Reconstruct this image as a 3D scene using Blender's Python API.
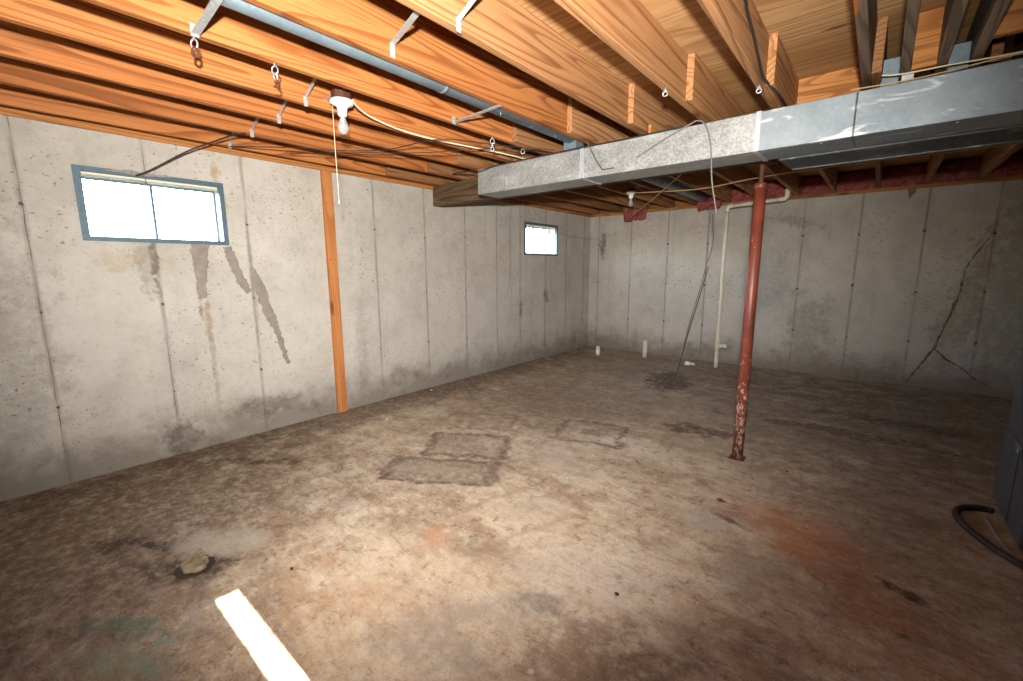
import bpy, math, random
from mathutils import Vector, Matrix
random.seed(7)
scene = bpy.context.scene
for o in list(bpy.data.objects):
    bpy.data.objects.remove(o)
COL = scene.collection

# ------------------------------------------------------------------ camera
F_PX, YAW, PITCH, ROLL = 432.67, 0.6987, -0.1638, -0.0031
cy, sy, cp, sp = math.cos(YAW), math.sin(YAW), math.cos(PITCH), math.sin(PITCH)
fwd = Vector((-sy * cp, cy * cp, sp))
rgt = Vector((cy, sy, 0))
upv = rgt.cross(fwd)
r2 = math.cos(ROLL) * rgt + math.sin(ROLL) * upv
u2 = -math.sin(ROLL) * rgt + math.cos(ROLL) * upv
cam_d = bpy.data.cameras.new('camera')
cam_d.sensor_width = 36.0
cam_d.lens = F_PX / 1023 * 36.0
cam_d.clip_start = 0.02
cam = bpy.data.objects.new('camera', cam_d)
COL.objects.link(cam)
cam.matrix_world = Matrix(((r2.x, u2.x, -fwd.x, 0), (r2.y, u2.y, -fwd.y, 0),
                           (r2.z, u2.z, -fwd.z, 1.36), (0, 0, 0, 1)))
scene.camera = cam

# ------------------------------------------------------------------ sky, sun, flash, exposure
SUN_TAN = 1.413
world = bpy.data.worlds.new('sky')
scene.world = world
world.use_nodes = True
wn = world.node_tree
wn.nodes.clear()
sky = wn.nodes.new('ShaderNodeTexSky')
sky.sky_type = 'NISHITA'
sky.sun_disc = False
sky.sun_elevation = math.atan(SUN_TAN)
sky.sun_rotation = math.pi
sky.air_density = 1.0
sky.dust_density = 3.0
bgn = wn.nodes.new('ShaderNodeBackground')
bgn.inputs['Strength'].default_value = 9.0
wo = wn.nodes.new('ShaderNodeOutputWorld')
wn.links.new(sky.outputs[0], bgn.inputs[0])
wn.links.new(bgn.outputs[0], wo.inputs[0])

sun_d = bpy.data.lights.new('sun', 'SUN')
sun_d.energy = 105.0
sun_d.angle = math.radians(0.53)
sun_d.color = (1.0, 0.95, 0.87)
sun = bpy.data.objects.new('sun', sun_d)
COL.objects.link(sun)
sun.rotation_euler = Vector((0.0, 1.0, -SUN_TAN)).to_track_quat('-Z', 'Y').to_euler()

fl_d = bpy.data.lights.new('camera_flash', 'SPOT')
fl_d.energy = 1060.0
fl_d.spot_size = math.radians(120)
fl_d.spot_blend = 1.0
fl_d.shadow_soft_size = 0.035
fl_d.color = (1.0, 0.96, 0.905)
flash = bpy.data.objects.new('camera_flash', fl_d)
COL.objects.link(flash)
flash.location = (0.02, -0.06, 1.60)
flash.rotation_euler = Vector((-0.75, 0.69, 0.07)).to_track_quat('-Z', 'Y').to_euler()

scene.view_settings.view_transform = 'Standard'
scene.view_settings.look = 'None'
scene.view_settings.gamma = 1.0
scene.view_settings.use_curve_mapping = False
scene.view_settings.exposure = 0.0

# ------------------------------------------------------------------ dimensions (metres)
XL, XR, YF, YB = -3.87, 3.2, -0.712, 6.725
WT = 0.20            # wall thickness
ZW = 2.225           # top of concrete
ZJ = 2.265           # underside of joists
JD, JW = 0.235, 0.038
ZP = ZJ + JD         # underside of plywood

# ------------------------------------------------------------------ material helpers
def srgb(h):
    h = h.lstrip('#')
    c = [int(h[i:i + 2], 16) / 255 for i in (0, 2, 4)]
    return tuple((v / 12.92 if v <= 0.04045 else ((v + 0.055) / 1.055) ** 2.4) for v in c) + (1.0,)

class NT:
    def __init__(s, name):
        s.m = bpy.data.materials.new(name)
        s.m.use_nodes = True
        s.t = s.m.node_tree
        s.t.nodes.clear()
        s.out = s.n('ShaderNodeOutputMaterial')
        s.b = s.n('ShaderNodeBsdfPrincipled')
        s.l(s.b.outputs[0], s.out.inputs['Surface'])
    def n(s, kind, **kw):
        nd = s.t.nodes.new(kind)
        for k, v in kw.items():
            setattr(nd, k, v)
        return nd
    def l(s, a, b):
        s.t.links.new(a, b)
    def put(s, sock, v):
        if hasattr(v, 'is_output'):
            s.l(v, sock)
        else:
            sock.default_value = v
    def coord(s, kind='Object'):
        return s.n('ShaderNodeTexCoord').outputs[kind]
    def mapping(s, vec, loc=(0, 0, 0), rot=(0, 0, 0), scale=(1, 1, 1), vt='POINT'):
        m = s.n('ShaderNodeMapping', vector_type=vt)
        s.l(vec, m.inputs['Vector'])
        m.inputs['Location'].default_value = loc
        m.inputs['Rotation'].default_value = rot
        m.inputs['Scale'].default_value = scale
        return m.outputs[0]
    def noise(s, vec, scale, detail=4, rough=0.55, dist=0.0, color=False):
        m = s.n('ShaderNodeTexNoise')
        s.l(vec, m.inputs['Vector'])
        m.inputs['Scale'].default_value = scale
        m.inputs['Detail'].default_value = detail
        m.inputs['Roughness'].default_value = rough
        m.inputs['Distortion'].default_value = dist
        return m.outputs[1 if color else 0]
    def voro(s, vec, scale, feature='F1', out=0):
        m = s.n('ShaderNodeTexVoronoi', feature=feature)
        s.l(vec, m.inputs['Vector'])
        m.inputs['Scale'].default_value = scale
        return m.outputs[out]
    def math(s, op, a, b=0.0, c=None, clamp=False):
        m = s.n('ShaderNodeMath', operation=op, use_clamp=clamp)
        s.put(m.inputs[0], a)
        s.put(m.inputs[1], b)
        if c is not None:
            s.put(m.inputs[2], c)
        return m.outputs[0]
    def vmath(s, op, a, b=(0, 0, 0), out=0):
        m = s.n('ShaderNodeVectorMath', operation=op)
        s.put(m.inputs[0], a)
        s.put(m.inputs[1], b)
        return m.outputs[out]
    def step(s, v, a, b, lo=0.0, hi=1.0):
        m = s.n('ShaderNodeMapRange', interpolation_type='SMOOTHSTEP')
        s.put(m.inputs['Value'], v)
        m.inputs['From Min'].default_value = a
        m.inputs['From Max'].default_value = b
        m.inputs['To Min'].default_value = lo
        m.inputs['To Max'].default_value = hi
        return m.outputs[0]
    def ramp(s, v, stops):
        m = s.n('ShaderNodeValToRGB')
        s.l(v, m.inputs[0])
        e = m.color_ramp.elements
        while len(e) < len(stops):
            e.new(0.5)
        for i, (p, c) in enumerate(stops):
            e[i].position = p
            e[i].color = srgb(c) if isinstance(c, str) else c
        return m.outputs[0]
    def mix(s, f, a, b, mode='MIX'):
        m = s.n('ShaderNodeMix', data_type='RGBA', blend_type=mode)
        s.put(m.inputs[0], f)
        s.put(m.inputs[6], srgb(a) if isinstance(a, str) else a)
        s.put(m.inputs[7], srgb(b) if isinstance(b, str) else b)
        return m.outputs[2]
    def bump(s, h, strength=0.3, dist=0.01):
        m = s.n('ShaderNodeBump')
        s.l(h, m.inputs['Height'])
        m.inputs['Strength'].default_value = strength
        m.inputs['Distance'].default_value = dist
        s.l(m.outputs[0], s.b.inputs['Normal'])
    def fin(s, color=None, rough=0.6, metal=0.0, spec=0.5):
        if color is not None:
            s.put(s.b.inputs['Base Color'], srgb(color) if isinstance(color, str) else color)
        s.put(s.b.inputs['Roughness'], rough)
        s.put(s.b.inputs['Metallic'], metal)
        s.put(s.b.inputs['Specular IOR Level'], spec)
        return s.m

def plain(name, c, rough=0.6, metal=0.0, var=0.12, scale=30, spec=0.5):
    t = NT(name)
    v = t.noise(t.coord(), scale, 5)
    a = srgb(c)
    lo = tuple(x * (1 - var) for x in a[:3]) + (1,)
    hi = tuple(min(1, x * (1 + var)) for x in a[:3]) + (1,)
    return t.fin(t.ramp(v, [(0.3, lo), (0.7, hi)]), rough, metal, spec)

def wood(name, light, mid, dark, axis=1, rough=0.7, patch=None, rings=22.0, lines=0.62):
    t = NT(name)
    c = t.coord()
    rnd = t.n('ShaderNodeObjectInfo').outputs['Random']
    off = t.n('ShaderNodeCombineXYZ')
    t.l(t.math('MULTIPLY', rnd, 37.0), off.inputs[0])
    t.l(t.math('MULTIPLY', rnd, 91.0), off.inputs[1])
    t.l(t.math('MULTIPLY', rnd, 53.0), off.inputs[2])
    sc = [4.4, 4.4, 4.4]
    sc[axis] = 0.26
    v = t.vmath('ADD', t.mapping(c, scale=sc), off.outputs[0])
    n = t.noise(v, 1.0, 1.5, 0.4, 0.15)
    ring = t.math('FRACT', t.math('MULTIPLY', n, rings))
    late = t.math('MULTIPLY', t.step(ring, 0.45, 0.90), t.step(ring, 1.0, 0.92))
    sc2 = [160, 160, 160]
    sc2[axis] = 3
    fine = t.noise(t.vmath('ADD', t.mapping(c, scale=sc2), off.outputs[0]), 1.0, 3, 0.6)
    broad = t.noise(v, 0.8, 3)
    col = t.ramp(broad, [(0.28, mid), (0.68, light)])
    col = t.mix(t.math('MULTIPLY', late, lines), col, dark)
    col = t.mix(t.math('MULTIPLY', t.step(fine, 0.50, 0.68), 0.45), col, dark)
    # knots
    sk = [2.6, 2.6, 2.6]
    sk[axis] = 0.9
    kd = t.voro(t.vmath('ADD', t.mapping(c, scale=sk), off.outputs[0]), 1.0)
    kn = t.step(kd, 0.085, 0.035)
    col = t.mix(t.math('MULTIPLY', kn, 0.75), col, '#4a2812')
    # whole-board tone
    hsv = t.n('ShaderNodeHueSaturation')
    t.l(t.step(rnd, 0, 1, 0.86, 1.12), hsv.inputs['Value'])
    hsv.inputs['Saturation'].default_value = 1.0
    t.l(col, hsv.inputs['Color'])
    col = hsv.outputs[0]
    if patch:
        col = t.mix(t.step(t.noise(v, 2.5, 4), 0.54, 0.60), col, patch)
    t.bump(t.math('ADD', t.math('MULTIPLY', late, -0.4), fine), 0.12, 0.003)
    return t.fin(col, rough, 0, 0.25)

def galv(name, c1, c2, rough=0.5, metal=0.55, wipes=0.0, spangle=110, sw=0.3):
    t = NT(name)
    c = t.coord()
    vc = t.voro(c, spangle, 'F1', 1)
    sep = t.n('ShaderNodeSeparateColor')
    t.l(vc, sep.inputs[0])
    n = t.noise(c, 4.0, 6, 0.65)
    f = t.math('ADD', t.math('MULTIPLY', sep.outputs[0], sw), t.math('MULTIPLY', n, 1 - sw))
    col = t.ramp(f, [(0.25, c1), (0.75, c2)])
    if wipes:
        w = t.noise(t.mapping(c, rot=(0, 0.5, 0), scale=(3, 9, 9)), 1.3, 5, 0.6, 0.6)
        col = t.mix(t.math('MULTIPLY', t.step(w, 0.56, 0.66), wipes), col, '#dfe3e4')
    t.bump(n, 0.05, 0.01)
    return t.fin(col, t.step(sep.outputs[1], 0, 1, rough - 0.08, rough + 0.1), metal, 0.5)

class StainsAndFalloff:
    """places shaped stains and painted flash falloff on a plane at world positions"""
    def __init__(s, t, c, n1):
        s.t, s.c, s.n1 = t, c, n1
        s.grain = t.step(t.noise(t.mapping(c, loc=(2.2, 8.8, 1)), 19, 8, 0.75), 0.36, 0.60, 0.35, 1.0)
    def ell(s, col, cen, rad, rot, color, k=1.0, amt=0.7, soft=0.35, shape='E', mode='MIX'):
        t = s.t
        v = t.mapping(s.c, loc=cen, rot=rot, scale=rad, vt='TEXTURE')
        if shape == 'E':
            d = t.vmath('LENGTH', v, out=1)
        else:
            a = t.n('ShaderNodeSeparateXYZ')
            t.l(t.vmath('ABSOLUTE', v), a.inputs[0])
            d = t.math('MAXIMUM', a.outputs[0], a.outputs[1])
        d = t.math('ADD', d, t.math('MULTIPLY_ADD', s.n1, amt * 4, -amt * 2))
        if shape == 'F':                      # rectangle outline
            f = t.math('MULTIPLY', t.step(d, 0.76, 0.92), t.step(d, 1.12, 0.98))
        else:
            f = t.step(d, 1 + soft, 1 - soft)
        f = t.math('MULTIPLY', f, s.grain)
        return t.mix(t.math('MULTIPLY', f, k), col, color, mode)

M = {}
# ---- floor concrete
def floor_mat():
    t = NT('stained_concrete_floor')
    c = t.coord()
    warp = t.vmath('ADD', c, t.vmath('SCALE', t.noise(c, 2.0, 3, 0.6, 0, True), (0, 0, 0)))
    st = t.mapping(c, rot=(0, 0, 0.75), scale=(1.0, 2.4, 1))
    nA = t.noise(st, 0.75, 5, 0.62, 0.4)
    nB = t.noise(st, 2.4, 8, 0.68, 0.6)
    nC = t.noise(c, 9, 10, 0.72, 0.3)
    nD = t.noise(c, 60, 6, 0.7)
    f = t.math('ADD', t.math('MULTIPLY', nA, 0.45), t.math('MULTIPLY', nB, 0.55))
    col = t.ramp(f, [(0.34, '#7a6752'), (0.43, '#9f8a71'), (0.52, '#b8a58b'), (0.60, '#c4b6a0'), (0.70, '#cdc6b8')])
    col = t.mix(t.math('MULTIPLY', t.step(nC, 0.52, 0.66), 0.5), col, '#77604d')
    col = t.mix(t.math('MULTIPLY', t.step(nC, 0.49, 0.36), 0.5), col, '#cdc2b4')
    nE = t.noise(t.mapping(c, rot=(0, 0, 0.6), scale=(9, 34, 1)), 1.0, 7, 0.7, 0.8)
    col = t.mix(t.math('MULTIPLY', t.step(nE, 0.53, 0.66), 0.45), col, '#6e5745')
    col = t.mix(t.math('MULTIPLY', t.step(nE, 0.47, 0.34), 0.4), col, '#c6baaa')
    nG = t.noise(c, 3.3, 9, 0.74, 1.2)
    col = t.mix(t.math('MULTIPLY', t.step(nG, 0.54, 0.64), 0.5), col, '#968d82')
    nK = t.noise(t.mapping(c, loc=(5, 5, 0), rot=(0, 0, 0.5), scale=(1.0, 1.9, 1)), 2.6, 7, 0.68, 0.9)
    ln = t.math('MULTIPLY', t.step(t.math('ABSOLUTE', t.math('SUBTRACT', nK, 0.5)), 0.012, 0.0), t.step(nC, 0.42, 0.56))
    col = t.mix(t.math('MULTIPLY', ln, 0.6), col, '#5d4532')
    nF = t.noise(c, 150, 5, 0.7)
    col = t.mix(t.math('MULTIPLY', t.step(nF, 0.54, 0.68), 0.4), col, '#5a4a3d')
    col = t.mix(t.math('MULTIPLY', t.step(nF, 0.46, 0.33), 0.35), col, '#d6ccbf')
    nH = t.noise(t.mapping(c, loc=(9, 4, 0)), 14, 9, 0.78, 0.5)
    col = t.mix(t.math('MULTIPLY', t.step(nH, 0.55, 0.62), 0.6), col, '#5c4a3d')
    col = t.mix(t.math('MULTIPLY', t.step(nH, 0.44, 0.37), 0.55), col, '#c9c0b4')
    rust = t.noise(t.mapping(c, loc=(3, 1, 0)), 1.7, 7, 0.7, 0.8)
    col = t.mix(t.math('MULTIPLY', t.step(rust, 0.55, 0.70), 0.35), col, '#a0693f')
    n1 = t.noise(t.mapping(c, loc=(7.3, 2.1, 0)), 5.5, 6, 0.68)
    S = StainsAndFalloff(t, c, n1)
    E_ = lambda cx, cy, rx, ry, r, colr, k=0.8, amt=0.8, soft=0.4, shape='E': S.ell(col, (cx, cy, 0), (rx, ry, 1), (0, 0, r), colr, k, amt, soft, shape)
    # broad darker bands: far end, foot of left wall, painted flash falloff at sides
    col = E_(0.9, 5.3, 1.7, 1.5, 0.0, '#4f3d31', 0.7, 0.9, 0.6)  # flash falloff at the far right, painted into the colour
    col = E_(-2.2, 5.9, 1.9, 0.75, 0.05, '#62513f', 0.55, 0.9, 0.6)
    col = E_(-1.6, 4.2, 1.9, 0.9, 0.2, '#8d7b6a', 0.4, 0.9, 0.6)
    col = E_(-3.75, 2.6, 0.35, 3.4, 0.0, '#4b3a2e', 0.75, 0.8, 0.6)
    col = E_(-3.05, 0.2, 0.95, 1.2, 0.3, '#553f2e', 0.8, 0.8, 0.6)  # near-left floor darkened in colour where the flash fades
    col = E_(-2.4, 3.6, 0.9, 0.8, 0.4, '#6d5849', 0.55, 0.9, 0.5)
    col = E_(0.6, 2.3, 0.7, 1.4, 0.2, '#6a5140', 0.45, 0.8, 0.6)  # near-right falloff of the flash, painted as a darker brown
    col = E_(-0.45, 1.32, 0.4, 0.18, 0.7, '#6a5646', 0.5, 1.3, 0.5)
    # rust blooms
    col = E_(-0.16, 2.52, 0.26, 0.17, -0.6, '#b26c38', 0.75, 0.6, 0.9)
    col = E_(0.10, 2.15, 0.30, 0.12, -0.9, '#96592f', 0.5, 0.8, 0.9)
    col = E_(-1.63, 1.33, 0.05, 0.10, 0.9, '#a8673e', 0.7, 1.6, 0.5)
    col = E_(-1.87, 0.90, 0.09, 0.018, -0.9, '#a9663a', 0.7, 1.2, 0.5)
    col = E_(-2.38, 1.50, 0.03, 0.07, 0.4, '#a0603a', 0.65, 1.2, 0.4)
    col = E_(-1.12, 1.62, 0.22, 0.018, 0.85, '#9a6545', 0.45, 1.6, 0.6)
    # dark stains
    col = E_(-2.69, 0.33, 0.14, 0.04, 0.45, '#2f231b', 1.0, 0.9, 0.3)
    col = E_(-2.80, 0.20, 0.10, 0.04, 0.3, '#3a2b21', 0.8, 0.9, 0.3)
    col = E_(-2.29, 0.43, 0.19, 0.085, 0.75, '#3a2b20', 0.9, 0.6, 0.3)
    col = E_(-3.35, 1.00, 0.30, 0.06, 0.7, '#3c2d23', 0.7, 0.9, 0.4)
    col = E_(-1.03, 3.72, 0.28, 0.12, 0.1, '#50332a', 0.85, 0.9, 0.3)
    col = E_(-0.47, 2.42, 0.10, 0.022, -0.3, '#42322a', 0.8, 1.2, 0.4)
    col = E_(0.21, 2.33, 0.11, 0.025, -0.5, '#2d211b', 0.85, 1.5, 0.4)
    col = E_(0.22, 2.02, 0.05, 0.02, -0.3, '#2d211b', 0.85, 1.5, 0.4)
    col = E_(-1.84, 5.15, 0.22, 0.45, 0.3, '#35281f', 0.85, 0.8, 0.4)
    col = E_(-0.2, 4.4, 0.7, 0.10, 0.05, '#3f3027', 0.6, 0.9, 0.5)
    col = E_(0.3, 5.0, 0.6, 0.12, 0.0, '#33261f', 0.6, 0.9, 0.5)
    col = E_(-0.47, 1.30, 0.14, 0.08, 0.5, '#574031', 0.5, 1.6, 0.4)
    # pale scuffs
    col = E_(-2.41, 0.59, 0.21, 0.11, 0.62, '#b3a899', 0.8, 0.6, 0.25)
    col = E_(-0.90, 1.55, 0.33, 0.20, 0.3, '#bcb0a2', 0.65, 0.9, 0.5)
    col = E_(-1.35, 1.85, 0.22, 0.16, 0.8, '#b9a994', 0.6, 0.8, 0.3)
    col = E_(-0.30, 2.05, 0.18, 0.14, 0.8, '#8f8072', 0.7, 0.7, 0.4)
    col = E_(-0.58, 2.33, 0.10, 0.09, 0.4, '#b0a79c', 0.8, 0.8, 0.4)
    col = E_(-1.25, 0.95, 0.55, 0.45, 0.4, '#b9a38b', 0.5, 0.9, 0.6)
    col = E_(-1.62, 2.50, 0.30, 0.12, -0.7, '#b4a89b', 0.55, 0.9, 0.5)
    col = E_(-1.02, 1.12, 0.22, 0.14, 0.4, '#8f877c', 0.5, 1.8, 0.6)
    col = E_(-1.18, 0.86, 0.20, 0.12, 0.4, '#8f887e', 0.6, 1.4, 0.6)
    col = E_(-0.62, 1.18, 0.20, 0.14, 0.3, '#6f5038', 0.5, 1.6, 0.5)
    col = E_(-1.38, 1.38, 0.10, 0.05, 0.5, '#7c6752', 0.6, 1.4, 0.5)
    col = E_(-0.95, 1.28, 0.09, 0.05, 0.6, '#5f5750', 0.5, 2.2, 0.5)
    col = E_(-1.95, 1.20, 0.12, 0.05, 0.6, '#63503f', 0.5, 1.6, 0.5)
    col = E_(-1.52, 0.80, 0.28, 0.12, 0.6, '#a77f58', 0.4, 1.4, 0.6)
    # green paint residue near the sunlit strip
    col = E_(-2.07, 0.19, 0.20, 0.035, 0.6, '#5f7a66', 0.75, 1.2, 0.5)
    col = E_(-1.95, 0.08, 0.16, 0.06, 0.7, '#93a184', 0.65, 1.2, 0.6)
    col = E_(-1.90, 0.245, 0.035, 0.015, 0.6, '#5fa093', 0.75, 0.9, 0.5)
    col = E_(-1.925, 0.20, 0.012, 0.010, 0.0, '#a83a4e', 0.7, 0.4, 0.3)
    col = E_(-1.82, 0.18, 0.05, 0.015, 0.3, '#7a9c8a', 0.4, 1.2, 0.4)
    # rectangular marks left by things that stood here
    R_ = lambda cx, cy, rx, ry, r, colr, k, sh: S.ell(col, (cx, cy, 0), (rx, ry, 1), (0, 0, r), colr, k, 0.22, 0.12, sh)
    col = R_(-2.16, 1.81, 0.38, 0.175, 0.55, '#6b5c4f', 0.75, 'R')
    col = E_(-2.22, 1.79, 0.27, 0.06, 0.55, '#a3907c', 0.5, 0.8, 0.5)
    col = R_(-2.16, 1.81, 0.38, 0.175, 0.55, '#41352c', 0.65, 'F')
    col = R_(-2.33, 2.25, 0.31, 0.22, 0.56, '#6b5349', 0.5, 'R')
    col = R_(-2.33, 2.25, 0.31, 0.22, 0.56, '#4a352c', 0.7, 'F')
    col = R_(-2.58, 2.72, 0.26, 0.20, 0.56, '#5c463b', 0.5, 'F')
    col = R_(-1.73, 3.09, 0.27, 0.24, 0.33, '#5a3f35', 0.75, 'F')
    col = R_(-1.73, 3.09, 0.08, 0.07, 0.33, '#5a4a40', 0.6, 'R')
    col = R_(-1.42, 1.80, 0.20, 0.33, -0.35, '#8d6a50', 0.45, 'F')
    # pits and specks
    sp = t.voro(c, 34)
    gate = t.step(t.noise(c, 3.1, 3), 0.5, 0.62)
    col = t.mix(t.math('MULTIPLY', t.math('MULTIPLY', t.step(sp, 0.16, 0.08), gate), 0.6), col, '#3a2c22')
    col = t.mix(t.math('MULTIPLY', t.step(nD, 0.45, 0.75), 0.35), col, '#6a5748')
    h = t.math('ADD', t.math('MULTIPLY', nB, 0.6), t.math('ADD', t.math('MULTIPLY', nC, 0.5), t.math('MULTIPLY', nD, 0.12)))
    t.bump(h, 0.5, 0.02)
    return t.fin(col, t.step(nB, 0.3, 0.7, 0.62, 0.88), 0, 0.3)

# ---- poured concrete wall; a = horizontal axis index (0 for x, 1 for y)
SEAM_L = (-0.42, 0.17, 0.76, 1.355, 2.505, 3.13, 3.74, 4.31, 4.80, 5.41, 5.98, 6.52)
SEAM_B = (-3.70, -3.12, -2.52, -1.94, -1.37, -0.795, -0.23, 0.34, 0.875, 1.45, 2.05, 2.65)
def wall_mat(name, a, marks=(), seams=()):
    t = NT(name)
    c = t.coord()
    n0 = t.noise(c, 0.9, 5, 0.6, 0.3)
    n1 = t.noise(c, 4.5, 8, 0.68)
    n2 = t.noise(c, 26, 6, 0.7)
    stretch = t.mapping(c, scale=(6, 6, 0.5))
    nv = t.noise(stretch, 1.0, 4, 0.6)
    col = t.ramp(t.math('ADD', t.math('MULTIPLY', n0, 0.5), t.math('MULTIPLY', n1, 0.5)),
                 [(0.3, '#a09a91'), (0.5, '#b9b3a9'), (0.7, '#c9c4ba')])
    col = t.mix(t.math('MULTIPLY', t.step(n2, 0.5, 0.75), 0.35), col, '#8b847b')
    col = t.mix(t.math('MULTIPLY', t.step(nv, 0.56, 0.75), 0.25), col, '#8f8779')
    warm = t.noise(t.mapping(c, loc=(4, 9, 2)), 1.6, 5, 0.65)
    col = t.mix(t.math('MULTIPLY', t.step(warm, 0.56, 0.75), 0.35), col, '#a5916f')
    sep = t.n('ShaderNodeSeparateXYZ')
    t.l(c, sep.inputs[0])
    z = sep.outputs[2]
    # rising damp at the foot
    low = t.math('ADD', z, t.math('MULTIPLY', n1, -0.9))
    col = t.mix(t.math('MULTIPLY', t.step(low, 0.0, -0.42), 0.75), col, '#6b6155')
    blot = t.math('MULTIPLY', t.step(t.noise(c, 2.3, 6, 0.7), 0.57, 0.70), t.step(z, 0.55, 0.1))
    col = t.mix(t.math('MULTIPLY', blot, 0.5), col, '#4e463c')
    # bug holes in the cast surface
    for sc, th, g0, dc in ((22, 0.14, 0.50, '#5b544b'), (48, 0.20, 0.46, '#6a6258')):
        d = t.voro(t.mapping(c, loc=(sc, 1, 3)), sc)
        g = t.step(t.noise(c, 2.7, 3), g0, g0 + 0.12)
        col = t.mix(t.math('MULTIPLY', t.math('MULTIPLY', t.step(d, th, th * 0.5), g), 0.8), col, dc)
    # dark flecks, wider than high
    fl = t.noise(t.mapping(c, scale=(1, 1, 1.8)), 30, 3, 0.5)
    fg = t.step(t.noise(t.mapping(c, loc=(8, 3, 1)), 1.9, 3), 0.46, 0.60)
    col = t.mix(t.math('MULTIPLY', t.math('MULTIPLY', t.step(fl, 0.635, 0.675), fg), 0.7), col, '#5f574d')
    # dirt caught along the form seams
    u = sep.outputs[a]
    wob = t.math('MULTIPLY_ADD', n1, 0.02, -0.01)
    near = None
    for su in seams:
        d = t.math('ABSOLUTE', t.math('ADD', t.math('SUBTRACT', u, su), wob))
        near = d if near is None else t.math('MINIMUM', near, d)
    if near is not None:
        lf = t.math('MULTIPLY', t.step(near, 0.022, 0.002), t.step(n1, 0.36, 0.56, 0.15, 1.0))
        col = t.mix(t.math('MULTIPLY', lf, 0.48), col, '#6d655b')
    nn = t.noise(t.mapping(c, loc=(1.7, 5.1, 0)), 9, 6, 0.68)
    S = StainsAndFalloff(t, c, nn)
    for (hc, zc, rh, rz, rot, color, k, amt) in marks:
        cen = (hc, 0, zc) if a == 0 else (0, hc, zc)
        rad = (rh, 50, rz) if a == 0 else (50, rh, rz)
        rt = (0, rot, 0) if a == 0 else (rot, 0, 0)
        col = S.ell(col, cen, rad, rt, color, k, amt, 0.35)
    t.bump(t.math('ADD', t.math('MULTIPLY', n1, 0.5), t.math('MULTIPLY', n2, 0.4)), 0.22, 0.012)
    return t.fin(col, 0.9, 0, 0.2)

M['floor'] = floor_mat()
M['wall_left'] = wall_mat('poured_concrete_left', 1, [
    (0.745, 1.40, 0.022, 0.16, 0.0, '#4d463d', 0.75, 1.3),
    (0.70, 1.40, 0.06, 0.16, 0.0, '#7d7366', 0.5, 0.9),
    (1.00, 1.36, 0.018, 0.28, -0.05, '#5f564a', 0.8, 0.8),
    (1.02, 0.98, 0.025, 0.12, 0.0, '#9c8250', 0.5, 1.2),
    (1.03, 0.70, 0.018, 0.35, 0.0, '#837a6e', 0.5, 0.8),
    (0.57, 1.42, 0.12, 0.05, 0.0, '#a58a58', 0.4, 1.3),
    (1.19, 1.95, 0.035, 0.16, 0.1, '#a08a62', 0.75, 0.8),
    (1.36, 1.20, 0.02, 0.35, 0.0, '#86807a', 0.5, 0.7),
    (1.37, 0.22, 0.22, 0.07, 0.0, '#5b5248', 0.6, 0.9),
    (0.78, 0.12, 0.10, 0.16, 0.0, '#4c443b', 0.65, 0.9),
    (-0.1, 0.9, 0.3, 0.9, 0.0, '#7b7970', 0.45, 0.8),  # painted light falloff: near end of the wall greyer
    (2.30, 0.5, 0.06, 0.5, 0.0, '#8b8378', 0.4, 0.9),
    (4.82, 0.80, 0.05, 0.10, 0.0, '#4a443d', 0.7, 1.0),
    (5.42, 0.95, 0.06, 0.12, 0.3, '#4a443d', 0.7, 1.0),
], SEAM_L)
M['wall_back'] = wall_mat('poured_concrete_back', 0, [
    (-1.15, 1.2, 0.30, 0.42, 0.0, '#8d8b88', 0.6, 0.25),
    (-0.65, 0.55, 0.22, 0.45, 0.0, '#867e74', 0.6, 0.9),
    (-3.62, 1.75, 0.05, 0.22, 0.0, '#544d47', 0.75, 0.9),
    (0.72, 0.9, 0.14, 0.75, 0.15, '#8a7a62', 0.5, 0.9),
    (1.3, 1.0, 0.5, 1.2, 0.0, '#7f776c', 0.5, 0.7),  # right end toned down in colour for the fading flash
    (-0.9, 1.95, 0.25, 0.06, 0.2, '#6d665d', 0.5, 0.9),
], SEAM_B)
M['wall_plain'] = wall_mat('poured_concrete_plain', 0)
M['seam'] = plain('cement_fin', '#938c82', 0.95, 0, 0.45, 14)
M['seam_dark'] = plain('cement_fin_dark', '#857d73', 0.95, 0, 0.5, 14)
M['tie'] = plain('tie_hole_grout', '#5b544c', 0.95, 0, 0.4, 40)
M['mortar'] = plain('mortar_patch', '#8d8378', 0.95, 0, 0.15, 18)
M['crack'] = plain('crack_fill', '#6a5f50', 0.95, 0, 0.45, 20)
M['joist'] = wood('pine_joist', '#bd7c48', '#a0602f', '#66330f')
M['joist_pale'] = wood('pine_joist_pale', '#b8895d', '#9b6b42', '#653819')
M['joist_grey'] = wood('weathered_joist', '#8d7a66', '#6d5a49', '#463729', patch=None)
M['joist_stain'] = wood('weathered_joist_stained', '#8a7663', '#6b5746', '#463729', patch='#b5622c')
M['far_joist'] = wood('brown_joist', '#a87a50', '#8a5d38', '#5d3a1e')
M['beam'] = wood('weathered_beam', '#705a42', '#54412d', '#2c2015', axis=0)
M['board_x'] = wood('pine_board_across', '#c98d50', '#b07038', '#7d441b', axis=0)
M['sill'] = wood('sill_timber', '#c98a4c', '#a96a32', '#7c4720', axis=1)
M['sill_x'] = wood('sill_timber_across', '#b98145', '#97602e', '#6b3f1d', axis=0)
M['stud'] = wood('stud_timber', '#d08d54', '#ba7540', '#8a4d20', axis=2, lines=0.4)
M['ply'] = wood('plywood_face', '#cfa574', '#b48653', '#7d4f26', axis=0, rings=16, lines=0.45)
M['galv'] = galv('galvanised_sheet', '#7a7f81', '#b9bcbb', 0.5, 0.45, 0.25, 110, 0.3)
M['galv_wiped'] = galv('galvanised_sheet_wiped', '#76838b', '#98a3a9', 0.5, 0.45, 0.7, 90, 0.08)
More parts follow.
